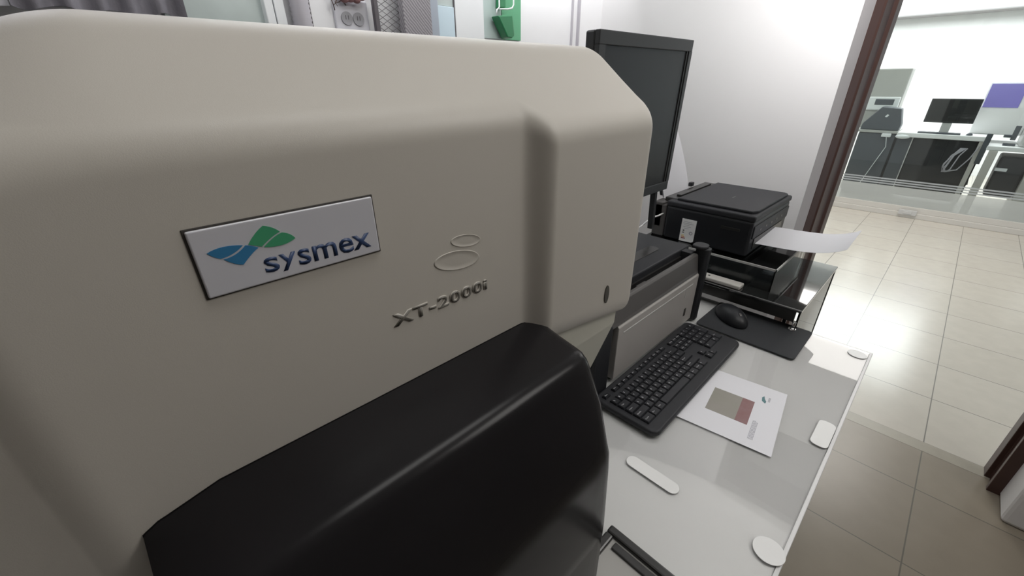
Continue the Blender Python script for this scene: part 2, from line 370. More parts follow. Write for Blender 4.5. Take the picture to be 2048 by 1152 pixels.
# green leaf pair: left diamond and right leaf tip, separated by a pale line
gl = curve((.0468, -.0862), (.0515, -.0800), (.0571, -.0768), 6)+curve((.0571, -.0768), (.0625, -.0785), (.0655, -.0826), 6)[1:]+curve((.0655, -.0826), (.0605, -.0840), (.0535, -.0893), 8)[1:]
shape(gl, y1, .0003, 'green', 'emblem', npl)
gr = curve((.0545, -.0899), (.0610, -.0846), (.0664, -.0833), 8)+curve((.0664, -.0833), (.0712, -.0847), (.0733, -.0887), 6)[1:]+curve((.0733, -.0887), (.0660, -.0930), (.0545, -.0899), 8)[1:-1]
shape(gr, y1, .0003, 'green', 'emblem', npl)
bl = curve((.0257, -.0860), (.0330, -.0826), (.0440, -.0858), 8)+curve((.0440, -.0858), (.0385, -.0905), (.0312, -.0908), 8)[1:]+curve((.0312, -.0908), (.0280, -.0892), (.0257, -.0860), 5)[1:-1]
shape(bl, y1, .0003, 'blue', 'emblem', npl)
b2 = curve((.0452, -.0862), (.0485, -.0872), (.0516, -.0894), 6)+curve((.0516, -.0894), (.0475, -.0915), (.0413, -.0975), 8)[1:]+curve((.0413, -.0975), (.0370, -.0965), (.0325, -.0916), 6)[1:]+curve((.0325, -.0916), (.0395, -.0915), (.0452, -.0862), 8)[1:-1]
shape(b2, y1, .0003, 'blue', 'emblem', npl)
bm = text_bm('s', .0517, .0602, y1, -.1070, -.0970, .0002, bold=.014); text_bm('y', .0610, .0712, y1, -.1085, -.0970, .0002, bold=.014, bm=bm); text_bm('smex', .0720, .1226, y1, -.1078, -.0968, .0002, bold=.014, bm=bm); build('lettering', bm, 'navy', npl)
# raised model lettering and embossed ellipses
bm = text_bm('XT-2000i', .1308, .2328, PY, -.1828, -.1712, .0006, bold=.035, spacing=1.15); build('lettering_base', bm, 'beige', an)
bm = text_bm('XT-2000i', .1316, .2334, PY-.0006, -.1832, -.1720, .0002, bold=.014, spacing=1.15); t_ = build('model_lettering', bm, ['lettergrey'], an); t_['label'] = 'raised grey model lettering'
def ell(cx, cz, rx, rz, tilt=0):
    bm = NB(); rows = []
    for s, dy in ((1.0, 0.0005), (.985, -.0004), (.95, -.0005), (.90, -.0002), (.5, -.0003), (.0, -.0003)):
        rows.append([(cx+rx*s*math.cos(a), PY+dy, cz+rz*s*math.sin(a)+tilt*rx*s*math.cos(a)) for a in [2*math.pi*k/48 for k in range(49)]])
    loft(bm, rows); return build('embossed_ellipse', bm, 'beige', an)
ell(.2113, -.1270, .0168, .0058, -.17); ell(.2005, -.1428, .0250, .0092, -.14)
bm = NB(); pts = [(.4235+.0050*math.cos(a)*1.0, -.2530+.0130*math.sin(a)) for a in [2*math.pi*k/24 for k in range(24)]]
prism(bm, pts, 'y', FYC-.0006, FYC+.002); build('indicator_slot', bm, 'slot', an)

# ================================================================ DESK
DZ = -.62
dk = thing('desk', (.4, .6, FL), 'white laminate desk with a clear glass sheet on top, under the keyboard', 'desk')
bm = NB(); bx(bm, -.7, 1.25, -.015, 1.22, DZ-.034, DZ-.004, bev=.002); build('desktop', bm, 'desk', dk)
bm = NB(); bx(bm, -.69, 1.238, -.009, 1.21, DZ-.004, DZ, bev=.0008); build('glass_sheet', bm, 'deskglass', dk)
for x in (-.66, 1.19):
    for y in (.04, 1.15): B1('leg', 'deskleg', dk, x-.02, x+.02, y-.02, y+.02, FL, DZ-.034, bev=.002)
bm = NB(); bx(bm, -.64, 1.17, 1.13, 1.15, FL+.3, DZ-.034); build('back_panel', bm, 'desk', dk)
# white glide stickers lying on the glass
def flatpoly(pts, z, h): bm = NB(); prism(bm, pts, 'z', z, z+h, bev=h*.3); return bm
def rrect(cx, cy, hx, hy, r, n=6):
    out = []
    for sx, sy, a0 in ((1, 1, 0), (-1, 1, 90), (-1, -1, 180), (1, -1, 270)):
        for k in range(n+1):
            a = math.radians(a0+90*k/n); out.append((cx+sx*(hx-r)+r*math.cos(a), cy+sy*(hy-r)+r*math.sin(a)))
    return out
G = 'white plastic stickers on the desk glass'
tag(build('adhesive_pad', flatpoly(rrect(.5198, .1925, .0125, .049, .0122), DZ, .0013), 'sticker'), 'long white rounded strip stuck on the desk below the keyboard', 'sticker', G)
tag(build('adhesive_pad', flatpoly(rrect(.8420, .0065, .042, .0145, .010), DZ, .0013), 'sticker'), 'white rounded rectangle sticker near the desk edge beside the printed sheet', 'sticker', G)
tag(build('adhesive_pad', flatpoly([(.522+.0215*math.cos(a), .0058+.0215*math.sin(a)) for a in [2*math.pi*k/36 for k in range(36)]], DZ, .0013), 'sticker'), 'white oval sticker nearest the camera on the desk edge', 'sticker', G)
tag(build('adhesive_pad', flatpoly([(1.207+.018*math.cos(a), .012+.020*math.sin(a)) for a in [2*math.pi*k/36 for k in range(36)]], DZ, .0018), 'desk'), 'pale oval sticker at the far corner of the desk', 'sticker', G)
# black rimmed tray in front of the analyser
tr = thing('tray', (.25, .04, DZ), 'grey tray with a black raised rim at the bottom edge of the desk', 'tray')
bm = NB(); bx(bm, .09, .378, -.012, .18, DZ+.0004, DZ+.004); build('tray_floor', bm, 'tray', tr)
for nm, a in (('rim', (.372, .386, -.013, .187)), ('rim', (.086, .3719, .174, .187))):
    bm = NB(); bx(bm, a[0], a[1], a[2], a[3], DZ, DZ+.011, bev=.003); build(nm, bm, 'rim', tr)
bm = NB(); bx(bm, .356, .368, -.012, .168, DZ+.004, DZ+.008, bev=.0015); build('inner_rim', bm, 'rim', tr)

# printed sheet
PO = Vector((.7082, .0587)); E1 = Vector((.9899, .1419)); E2 = Vector((-.1419, .9899))
PM = Matrix(((E1.x, E2.x, 0, PO.x), (E1.y, E2.y, 0, PO.y), (0, 0, 1, DZ), (0, 0, 0, 1)))
sh = thing('printed_sheet', (PO.x, PO.y, DZ), 'white printed sheet with a photo under the keyboard edge', 'paper')
bm = NB(); bx(bm, 0, .211, 0, .297, .0003, .0008, M=PM); build('sheet', bm, 'paper', sh)
bm = NB(); bx(bm, .060, .142, .052, .132, .0008, .0010, M=PM); build('printed_photo', bm, 'photo', sh)
bm = NB(); bx(bm, .060, .142, .052, .0750, .0010, .0011, M=PM); build('red_strip', bm, 'red', sh)
bm = NB()
random.seed(3)
for k in range(5):
    yy = .0445-.002*k
    x = .023
    while x < .078:
        w_ = random.uniform(.003, .009); bx(bm, x, min(x+w_, .083), yy-.0012, yy, .0008, .0010, M=PM); x += w_+.0012
build('text_lines', bm, 'greytext', sh)
TM = PM @ Matrix(((1, 0, 0, 0), (0, 0, -1, 0), (0, 1, 0, .0008), (0, 0, 0, 1)))
bm = NB(); prism(bm, [(.150, .034), (.156, .041), (.168, .0425), (.175, .039), (.165, .0365), (.158, .033)], 'z', .0008, .0010, M=PM); build('leaf_logo', bm, 'teal', sh)
bm = NB()
for k in range(4): bx(bm, .160+.004*k, .1625+.004*k, .0265, .0305, .0008, .0010, M=PM)
build('logo_text', bm, 'greytext', sh)

# ================================================================ KEYBOARD
kb = thing('keyboard', (.813, .298, DZ), 'black full-size keyboard with white printed keys on the desk', 'keyboard')
KM = Matrix.Translation((.592, .225, DZ)) @ Matrix.Rotation(math.radians(.6), 4, 'Z')
bm = NB()
prism(bm, rrect(.2215, .0735, .2215, .0735, .018), 'z', .003, .0165, bev=.0045, M=KM, seg=3)
build('body', bm, 'blacksoft', kb)
for u in (.03, .40):
    for v_ in (.02, .12): B1('rubber_foot', 'rim', kb, u, u+.02, v_, v_+.008, 0, .004, M=KM)
def key(u, v, wu, wv, txt):
    bm = NB(); t = bmesh.new(); hu, hv = wu/2-.0007, wv/2-.0007
    P = []
    for s, z in ((1, .0165), (.99, .0190), (.80, .0212)):
        P.append([t.verts.new((u+sx*(hu-(1-s)*.008), v+sy*(hv-(1-s)*.008), z)) for sx, sy in ((-1, -1), (1, -1), (1, 1), (-1, 1))])
    for A, B in zip(P, P[1:]):
        for k in range(4): t.faces.new([A[k], A[(k+1) % 4], B[(k+1) % 4], B[k]])
    t.faces.new(P[-1]); t.faces.new(P[0][::-1])
    join(bm, t, 0, KM)
    if txt:
        n = len(txt); w_ = min(.0026*n+.0006, wu-.006); h_ = .0040 if n == 1 else .0026
        M2 = KM @ Matrix.Translation((u-hu+.0035, v-.001, .0213)) @ Matrix.Rotation(math.radians(-90), 4, 'X')
        text_bm(txt, 0, w_, 0, 0, h_, .0001, bold=.02, M=M2, bm=bm, mi=1)
    return build('key', bm, ['key', 'legend'], kb)
PU = .0186
def row(v, h, u0, items):
    u = u0
    for wd, tx in items:
        if tx is not None: key(u+wd*PU/2, v, wd*PU, h, tx)
        u += wd*PU
U0 = .0135
row(.1285, .0120, U0, [(1, 'Esc'), (.8, None)]+[(1.02, 'F%d' % i) for i in range(1, 13)])
row(.1060, .0178, U0, [(1, c) for c in '`1234567890-=']+[(2, 'Bksp')])
row(.0880, .0178, U0, [(1.5, 'Tab')]+[(1, c) for c in 'QWERTYUIOP[]']+[(1.5, '\\')])
row(.0700, .0178, U0, [(1.75, 'Caps')]+[(1, c) for c in "ASDFGHJKL;'"]+[(2.25, 'Enter')])
row(.0520, .0178, U0, [(2.25, 'Shift')]+[(1, c) for c in 'ZXCVBNM,./']+[(2.75, 'Shift')])
row(.0335, .0190, U0, [(1.5, 'Ctrl'), (1.25, 'Fn'), (1.25, 'Alt'), (6, ''), (1.25, 'Alt'), (1.25, 'Fn'), (1.25, 'Ctrl'), (1.25, '<')])
U1 = U0+15*PU+.003
row(.1250, .0120, U1, [(1, 'PrtSc'), (1, 'ScrLk'), (1, 'Pause')])
row(.1080, .0150, U1, [(1, 'Ins'), (1, 'Home'), (1, 'PgUp')])
row(.0920, .0150, U1, [(1, 'Del'), (1, 'End'), (1, 'PgDn')])
row(.0520, .0170, U1, [(1, None), (1, '^')])
row(.0335, .0170, U1+PU, [(1, 'v'), (1, '>')])
U2 = U1+3*PU+.003
row(.1240, .0178, U2, [(1, 'Num'), (1, '/'), (1, '*'), (1, '-')])
row(.1060, .0178, U2, [(1, '7'), (1, '8'), (1, '9')]); row(.0880, .0178, U2, [(1, '4'), (1, '5'), (1, '6')])
row(.0700, .0178, U2, [(1, '1'), (1, '2'), (1, '3')]); row(.0520, .0178, U2, [(2, '0'), (1, '.')])
key(U2+3.5*PU, .097, PU, .0358, '+'); key(U2+3.5*PU, .061, PU, .0358, 'Ent')

# mouse pad and mouse
bm = NB(); prism(bm, rrect(1.153, .2385, .088, .123, .010), 'z', DZ, DZ+.0035, bev=.001)
tag(build('mouse_pad', bm, 'pad'), 'black cloth mouse pad at the far end of the desk', 'mouse pad')
ms = thing('computer_mouse', (1.16, .30, DZ+.0035), 'black computer mouse on the mouse pad', 'mouse')
MM = Matrix.Translation((1.157, .300, DZ+.0035)) @ Matrix.Rotation(math.radians(-38), 4, 'Z')
bm = NB(); t = NB(); ellipsoid(t, (0, 0, .004), (.034, .060, .034), 24, 14, zmin=-.1); join(bm, t, 0, MM, True); build('shell', bm, 'black', ms)
bm = NB(); t = NB(); prism(t, [(math.cos(a)*.010, math.sin(a)*.010) for a in [k*math.pi/9 for k in range(18)]], 'x', -.003, .003); join(bm, t, 0, MM @ Matrix.Translation((0, -.03, .0245))); build('scroll_wheel', bm, 'darkgrey', ms)

# ================================================================ OFFICE PRINTER behind the keyboard
op = thing('laser_printer', (.86, .56, DZ), 'black and grey laser printer standing behind the keyboard', 'printer')
bm = NB(); bx(bm, .60, 1.098, .396, .74, DZ+.004, -.474, bev=.004); build('body', bm, 'black', op)
bm = NB(); bx(bm, .588, .648, .374, .396, DZ+.002, -.450, bev=.006); build('side_pillar', bm, 'black', op)
bm = NB(); prism(bm, rrect(1.084, .388, .015, .018, .010), 'z', DZ+.002, -.402, bev=.003); build('side_pillar', bm, 'black', op)
bm = NB(); prism(bm, rrect(1.080, .396, .021, .019, .016), 'z', -.402, -.394, bev=.003); build('pillar_cap', bm, 'blacksoft', op)
bm = NB()
prism(bm, [(.381, DZ+.008), (.381, -.475), (.387, -.469), (.398, -.469), (.398, DZ+.008)], 'x', .680, 1.070, bev=.0015)
door = build('front_cover', bm, 'silver', op)
bm = NB(); prism(bm, [(.383, -.469), (.3855, -.462), (.3925, -.420), (.397, -.416), (.405, -.416), (.405, -.469)], 'x', .648, 1.066, bev=.001); build('shoulder', bm, 'darkgrey', op)
bm = NB(); bx(bm, 1.014, 1.024, .3797, .382, -.583, -.560, bev=.0008); build('latch_slot', bm, 'seam', door)
bm = NB(); bx(bm, .70, 1.04, .3800, .3812, -.494, -.492); bx(bm, 1.0, 1.002, .3800, .3812, -.52, -.492); build('panel_crease', bm, 'lightgrey', door)
bm = NB()
bx(bm, .60, 1.098, .433, .74, -.474, -.410, bev=.004)
bx(bm, .60, 1.075, .405, .433, -.474, -.445)
bx(bm, 1.048, 1.075, .405, .433, -.474, -.4135, bev=.001)
build('top_cover', bm, 'blacksoft', op)
bm = NB(); bx(bm, .66, 1.045, .428, .4328, -.4445, -.428); build('output_slot', bm, 'rim', op)
bm = NB(); prism(bm, rrect(.92, .492, .095, .016, .015), 'z', -.4105, -.4085, bev=.0006); build('finger_recess', bm, 'rim', op)
B1('paper_guide', 'lightgrey', op, .66, .745, .409, .424, -.4448, -.430, bev=.001); B1('paper_guide', 'darkgrey', op, .80, .84, .410, .420, -.4448, -.428, bev=.001)

# ================================================================ PRINTER STAND with black glass top
st = thing('printer_stand', (1.41, .42, FL), 'black glass-topped stand with a grey glass side beyond the desk', 'stand')
TZ = -.55
bm = NB(); bx(bm, 1.203, 1.617, .150, .74, TZ-.008, TZ, bev=.0015); tp = build('glass_top', bm, 'blackglass', st)
bm = NB(); bx(bm, 1.206, 1.214, .162, .73, TZ-.040, TZ-.008, bev=.001); build('front_rail', bm, 'rim', st)
bm = NB(); bx(bm, 1.219, 1.610, .153, .158, -1.30, TZ-.010); build('side_pane', bm, 'sidepane', st)
for x, y in ((1.609, .156), (1.609, .733), (1.262, .733), (1.262, .19)):
    bm = NB(); bx(bm, x-.0045, x+.0045, y-.0045, y+.0045, FL, TZ-.008); build('leg', bm, 'rim', st)
bm = NB(); bx(bm, 1.2585, 1.6045, .160, .729, -1.15, -1.13); build('lower_shelf', bm, 'rim', st)
for (x, y) in ((1.214, .160), (1.214, .70)):
    bm = NB(); tube(bm, [(x, y, DZ), (x, y, TZ-.040)], .005, 14); tube(bm, [(x, y, DZ), (x, y, DZ+.008)], .009, 14); build('chrome_foot', bm, 'chrome', st)
bm = NB(); bx(bm, 1.2025, 1.2045, .150, .74, TZ-.001, TZ+.0006); build('edge_trim', bm, 'deskleg', st)
bm = NB(); bx(bm, 1.212, 1.248, .312, .50, TZ, TZ+.012, bev=.003)
rc = tag(build('power_strip', bm, 'alu'), 'light grey flat power strip on the black glass stand', 'power strip')
bm = NB()
for y in (.43, .45): bx(bm, 1.221, 1.238, y, y+.012, TZ+.0118, TZ+.0125)
bx(bm, 1.226, 1.232, .405, .411, TZ+.0118, TZ+.0126)
build('socket_opening', bm, 'rim', rc)
# clear acrylic riser
ar = thing('acrylic_riser', (1.45, .45, TZ), 'clear acrylic riser box under the inkjet printer', 'riser')
bm = NB(); bx(bm, 1.262, 1.600, .246, .66, -.484, -.480, bev=.0008); build('top_plate', bm, 'acrylic', ar)
for nm, a in (('side_plate', (1.262, 1.266)), ('side_plate', (1.596, 1.600))):
    bm = NB(); bx(bm, a[0], a[1], .250, .655, TZ, -.484); build(nm, bm, 'acrylic', ar)
bm = NB(); bx(bm, 1.262, 1.600, .246, .250, TZ, -.484); build('front_plate', bm, 'acrylic', ar)
bm = NB(); bx(bm, 1.2605, 1.263, .244, .66, -.4855, -.479); bx(bm, 1.2605, 1.602, .244, .247, -.4855, -.479); build('polished_edge', bm, 'lightgrey', ar)

# ================================================================ INKJET PRINTER
ip = thing('inkjet_printer', (1.48, .49, -.48), 'black inkjet printer with energy label, paper curling out of its front', 'printer')
bm = NB(); bx(bm, 1.300, 1.650, .342, .612, -.480, -.372, bev=.008, seg=3); build('body', bm, 'black', ip)
bm = NB(); bx(bm, 1.300, 1.652, .340, .614, -.374, -.355, bev=.006, seg=3); build('scanner_frame', bm, 'blacksoft', ip)
bm = NB(); prism(bm, [(1.322, .360), (1.345, .350), (1.63, .350), (1.642, .362), (1.642, .590), (1.322, .590)], 'z', -.356, -.347, bev=.003); lid = build('scanner_lid', bm, 'blacksoft', ip)
bm = NB(); bx(bm, 1.44, 1.47, .46, .464, -.3472, -.3466); build('lid_mark', bm, 'darkgrey', lid)
bm = NB(); bx(bm, 1.302, 1.63, .6125, .655, -.480, -.372, bev=.004); bx(bm, 1.302, 1.36, .625, .660, -.45, -.366, bev=.003); build('rear_feeder', bm, 'darkgrey', ip)
bm = NB(); bx(bm, 1.330, 1.640, .592, .636, -.366, -.352, bev=.003); bx(bm, 1.36, 1.60, .596, .612, -.353, -.345, bev=.002); build('feeder_flap', bm, 'rim', ip)
bm = NB(); bx(bm, 1.335, 1.60, .3395, .344, -.462, -.430); build('output_opening', bm, 'rim', ip)
bm = NB(); bx(bm, 1.31, 1.64, .3385, .343, -.426, -.388, bev=.002); pn = build('control_panel', bm, 'blacksoft', ip)
bm = NB()
for k in range(5): bx(bm, 1.36+.05*k, 1.375+.05*k, .3378, .339, -.410, -.404, bev=.0005)
build('button', bm, 'darkgrey', pn)
bm = NB(); bx(bm, 1.2988, 1.302, .375, .430, -.408, -.400, bev=.001); build('grip_slot', bm, 'rim', ip)
# energy label on the side
bm = NB(); prism(bm, [(.5520, -.4785), (.5100, -.4770), (.5045, -.4730), (.5040, -.4030), (.5515, -.4030)], 'x', 1.2992, 1.3001); lb = build('energy_label', bm, 'sticker', ip)
lb['label'] = 'white energy label with coloured bars'
def LBX(bm, y0, y1, z0, z1): bx(bm, 1.2988, 1.2993, min(y0, y1), max(y0, y1), z0, z1)
bm = NB()
for k, (a, b) in enumerate(((.545, .518), (.547, .512), (.543, .525), (.545, .519), (.540, .526))): LBX(bm, a, b, -.4125-.0055*k, -.4112-.0055*k)
build('label_text', bm, 'greytext', lb)
bm = NB(); prism(bm, [(.5165+.0060*math.cos(a), -.4470+.0060*math.sin(a)) for a in [k*math.pi/8 for k in range(16)]], 'x', 1.2987, 1.2993); build('label_ring', bm, 'greytext', lb)
bm = NB(); prism(bm, [(.5160+.0028*math.cos(a), -.4475+.0028*math.sin(a)) for a in [k*math.pi/8 for k in range(16)]], 'x', 1.2984, 1.2990); build('label_ring_centre', bm, 'sticker', lb)
bm = NB(); LBX(bm, .544, .539, -.4435, -.4395); LBX(bm, .544, .539, -.450, -.4465); build('label_symbol', bm, 'ink', lb)
for k_, z, y_ in (('yellow', -.4575, .538), ('orange', -.4620, .535), ('darkred', -.4670, .532)):
    bm = NB(); LBX(bm, .546, y_, z-.0016, z+.0012); build('energy_bar', bm, k_, lb)
# paper out of the front
bm = NB(); prof_o = [(.3392, -.449), (.32, -.447), (.28, -.4455), (.24, -.443), (.21, -.440), (.18, -.4345), (.155, -.427), (.135, -.418), (.12, -.408)]
rows = [[(x, y+.0, z+(x-1.35)*.05) for y, z in prof_o] for x in (1.350, 1.40, 1.45, 1.50, 1.535)]
loft(bm, rows); rows2 = [[(p[0], p[1], p[2]-.0004) for p in r] for r in rows]; loft(bm, rows2)
tag(build('printed_page', bm, 'paper2'), 'white page curling out of the front of the inkjet printer', 'paper')
# sheets standing in the rear feeder
sp = thing('paper_stack', (1.45, .63, -.36), 'white sheets standing upright in the inkjet printer rear feeder', 'paper')
bm = NB(); NS = 10
for lay in range(2):
    rows = []
    for i in range(NS+1):
        t = i/NS; z = -.362+.20*t; y = .646+.060*t+.02*t*t+lay*.004
        rows.append([(1.342+.185*k/6, y+.004*math.sin(k), z) for k in range(7)])
    loft(bm, rows)
build('sheet', bm, 'paper2', sp)
bm = NB(); prism(bm, [(.666, -.362), (.676, -.362), (.718, -.240), (.710, -.236)], 'x', 1.37, 1.556, bev=.001); bx(bm, 1.525, 1.545, .636, .650, -.352, -.338, bev=.002)
sup = build('paper_support', bm, 'black', ip)
# cable
bm = NB(); tube(bm, [(1.06, .60, -.4065), (1.13, .602, -.402), (1.175, .604, -.392), (1.21, .606, -.391), (1.25, .610, -.396), (1.29, .620, -.401), (1.301, .621, -.402)], .0026, 8)
tag(build('usb_cable', bm, 'cable'), 'thin white cable plugged into the inkjet printer side', 'cable')

# ================================================================ MONITOR
mo = thing('computer_monitor', (1.0, .58, -.410), 'black computer monitor standing behind the analyser, screen off', 'monitor')
MX0, MX1, MY, MZ0, MZ1 = .782, 1.193, .560, -.288, .0905
ym = MY
def tilt(bm):   # the screen leans back a little at its top-left and turns slightly
    for v in bm.verts:
        v.co.x -= (MZ1-v.co.z)*.055*(v.co.x-MX0)/(MX1-MX0)
bm = NB()
F = .022
bx(bm, MX0, MX1, ym, ym+.012, MZ1-.026, MZ1, bev=.0015); bx(bm, MX0, MX1, ym, ym+.012, MZ0, MZ0+.024, bev=.0015)
bx(bm, MX0, MX0+F, ym, ym+.012, MZ0+.024, MZ1-.026); bx(bm, MX1-F*.7, MX1, ym, ym+.012, MZ0+.024, MZ1-.026)
bx(bm, MX0, MX1, ym+.012, ym+.036, MZ0, MZ1, bev=.004)
tilt(bm); build('frame', bm, 'bezel', mo)
bm = NB(); bx(bm, MX0+F, MX1-F*.7, ym+.005, ym+.0115, MZ0+.024, MZ1-.026); tilt(bm); build('screen', bm, 'screen', mo)
bm = NB(); bx(bm, MX1-F*.7-.008, MX1-F*.7, ym+.0025, ym+.0050, MZ0+.024, MZ1-.026); tilt(bm); build('inner_edge', bm, 'rim', mo)
bm = NB(); prism(bm, [(MX0+.05, MZ0+.04), (MX1-.05, MZ0+.04), (MX1-.1, MZ1-.08), (MX0+.1, MZ1-.08)], 'y', ym+.036, ym+.065, bev=.004); build('rear_shell', bm, 'bezel', mo)
bm = NB(); prism(bm, [(1.130, -.280), (1.145, -.280), (1.158, -.4092), (1.143, -.4092)], 'y', ym+.014, ym+.030, bev=.002); build('stand_leg', bm, 'bezel', mo)
bm = NB(); prism(bm, [(.80, -.27), (.88, -.27), (.88, -.404), (.80, -.404)], 'y', ym+.040, ym+.056, bev=.002); build('stand_neck', bm, 'bezel', mo)
bm = NB(); bx(bm, .70, .96, .60, .72, -.4095, -.402, bev=.003); build('stand_base', bm, 'bezel', mo)

# ================================================================ THINGS ON THE BACK WALL
WY = 1.31
bm = NB()   # window pane
bx(bm, .20, .402, WY-.006, WY, -.25, .60); win2 = struct('window_2', bm, 'windowgl')
bm = NB(); bx(bm, .402, .422, WY-.03, WY, -.25, .60, bev=.002); bx(bm, .4245, .448, WY-.03, WY, -.25, .60, bev=.002); struct('trim_5', bm, 'ltwhite')
bm = NB(); rows = []
for i in range(41):
    x = -.03+.262*i/40
    rows.append([(x+.010*(1-j/6)*(i/40), WY-.05+.012*math.sin(i*.9)+.008*math.sin(i*.37+j), .60-(.47+.005*math.sin(i*.5))*j/6) for j in range(7)])
rows_b = [[(p[0], p[1]+.004, p[2]) for p in r] for r in rows]
loft(bm, rows); loft(bm, rows_b); tag(build('hanging_cloth', bm, 'cloth'), 'grey purple cloth hanging on the back wall above the analyser', 'cloth')
bm = NB(); rows = []
for i in range(21):
    x = -.26+.228*i/20
    rows.append([(x, WY-.04+.010*math.sin(i*1.1), .60-.47*j/6) for j in range(7)])
loft(bm, rows); loft(bm, [[(p[0], p[1]+.004, p[2]) for p in r] for r in rows]); tag(build('white_towel', bm, 'whitecloth'), 'white cloth hanging left of the grey cloth', 'cloth')
# ribbed hose
bm = NB(); pts, rr = [], []
for i in range(90):
    pts.append((.486, WY-.028, .0+.45*i/89)); rr.append(.024 if i % 2 else .0215)
tube(bm, pts, rr, 16); tag(build('corrugated_duct', bm, 'hose'), 'grey ribbed plastic duct running up the back wall', 'duct')
bm = NB(); bx(bm, .514, .519, WY-.012, WY, 0, .5); struct('trim_6', bm, 'wire')
# tangled dry plant over the outlet
tw = thing('dried_plant', (.60, WY-.02, .19), 'dark dried twigs hanging over the outlet on the wall', 'plant')
bm = NB(); random.seed(11)
for k in range(16):
    p = Vector((.585+random.uniform(-.015, .03), WY-.015-random.uniform(0, .02), .205+random.uniform(0, .05))); P = [p.copy()]
    for j in range(5):
        p = p+Vector((random.uniform(-.012, .012), random.uniform(-.006, .004), random.uniform(-.012, .006))); P.append(p.copy())
    tube(bm, P, [.002*(1-.13*j) for j in range(6)], 5)
tube(bm, [(.576, WY-.02, .20), (.579, WY-.02, .19), (.581, WY-.02, .176)], .0014, 5)
build('twigs', bm, 'twig', tw)
bm = NB()
for cx, cz, r in ((.61, .205, .014), (.627, .209, .016), (.645, .205, .012), (.660, .214, .014)): ellipsoid(bm, (cx, WY-.025, cz), (r, .010, r*.75), 12, 8)
build('bark', bm, 'rust', tw)
ol = thing('wall_outlet', (.63, WY, .10), 'pale twin outlet plate on the back wall behind the analyser', 'outlet')
bm = NB(); bx(bm, .583, .682, WY-.010, WY, .10, .2055, bev=.003); build('cover_plate', bm, 'outlet', ol)
for cx in (.616, .650):
    bm = NB(); pts = [(cx+.0165*math.cos(a), .1610+.0165*math.sin(a)) for a in [2*math.pi*k/32 for k in range(32)]]
    prism(bm, pts, 'y', WY-.0125, WY-.0095, bev=.0008); s1 = build('socket', bm, 'socket', ol)
    bm = NB(); bx(bm, cx-.0045, cx-.0030, WY-.0132, WY-.0124, .158, .168); bx(bm, cx+.0030, cx+.0045, WY-.0132, WY-.0124, .158, .168); build('pin_hole', bm, 'wire', s1)
# wire mesh rack
rk = thing('wire_mesh_rack', (.78, WY-.03, .0), 'black wire mesh rack against the back wall', 'rack')
bm = NB(); bx(bm, .684, .698, WY-.045, WY-.030, 0, .5, bev=.002); build('post', bm, 'wire', rk)
bm = NB()
x0, x1 = .699, .768
for k in range(-6, 26):
    z = .0+.016*k
    for sg in (1, -1):
        za, zb = z, z+sg*.040
        P = [(x0, za), (x1, zb)]
        n = 8; pts = []
        for i in range(n+1):
            t = i/n; pts.append((x0+(x1-x0)*t, WY-.036, za+(zb-za)*t+.001*math.sin(t*math.pi*8)))
        tube(bm, pts, .00085, 4)
build('mesh_panel', bm, 'wire', rk)
bm = NB(); bx(bm, .768, .866, WY-.060, WY-.030, 0, .5, bev=.003); build('mesh_box', bm, 'weave', rk)
# cabinet with pale blue doors
cb = thing('wall_cabinet', (.98, WY-.02, .0), 'pale blue and white cabinet beside the mesh rack', 'cabinet')
bm = NB(); bx(bm, .868, .903, WY-.045, WY, 0, .6, bev=.002); build('frame', bm, 'post', cb)
bm = NB(); bx(bm, .9045, .9720, WY-.035, WY, 0, .2150, bev=.0015); build('door', bm, 'paleblue', cb)
bm = NB(); bx(bm, .9045, .9720, WY-.030, WY, .2165, .6); build('upper_glass', bm, 'windowgl', cb)
bm = NB(); bx(bm, .9725, .9765, WY-.033, WY, 0, .6); build('gap_seal', bm, 'wire', cb)
bm = NB(); bx(bm, .977, 1.098, WY-.035, WY, 0, .6, bev=.0015); build('door', bm, 'ltwhite', cb)
# soap dispenser on a green board
gb = thing('soap_dispenser', (1.2, WY, .10), 'green wall dispenser with a clear bracket and cup', 'soap dispenser')
bm = NB(); bx(bm, 1.100, 1.205, WY-.008, WY, .139, .6, bev=.001); build('pale_board', bm, 'palegreen', gb)
bm = NB(); bx(bm, 1.205, 1.303, WY-.010, WY, .139, .6, bev=.001); build('green_board', bm, 'gpanel', gb)
bm = NB(); prism(bm, [(1.175, .232), (1.203, .234), (1.204, .3), (1.180, .3)], 'y', WY-.035, WY-.010, bev=.003); build('bottle', bm, 'gdark', gb)
bm = NB(); prism(bm, [(1.150, .205), (1.222, .212), (1.232, .150), (1.218, .140), (1.196, .142)], 'y', WY-.05, WY-.012, bev=.004); build('cup', bm, 'gdark', gb)
bm = NB(); tube(bm, [(1.1665, WY-.04, .34), (1.1665, WY-.04, .232), (1.150, WY-.045, .222), (1.148, WY-.045, .208)], .0025, 8)
tube(bm, [(1.236, WY-.04, .34), (1.236, WY-.04, .245), (1.228, WY-.04, .234), (1.205, WY-.04, .229), (1.166, WY-.04, .226)], .0028, 8); build('bracket', bm, 'ltwhite', gb)
bm = NB(); bx(bm, 1.612, 1.619, WY-.008, WY, 0, .6); bx(bm, 1.652, 1.660, WY-.012, WY, 0, .6); struct('trim_7', bm, 'hose')

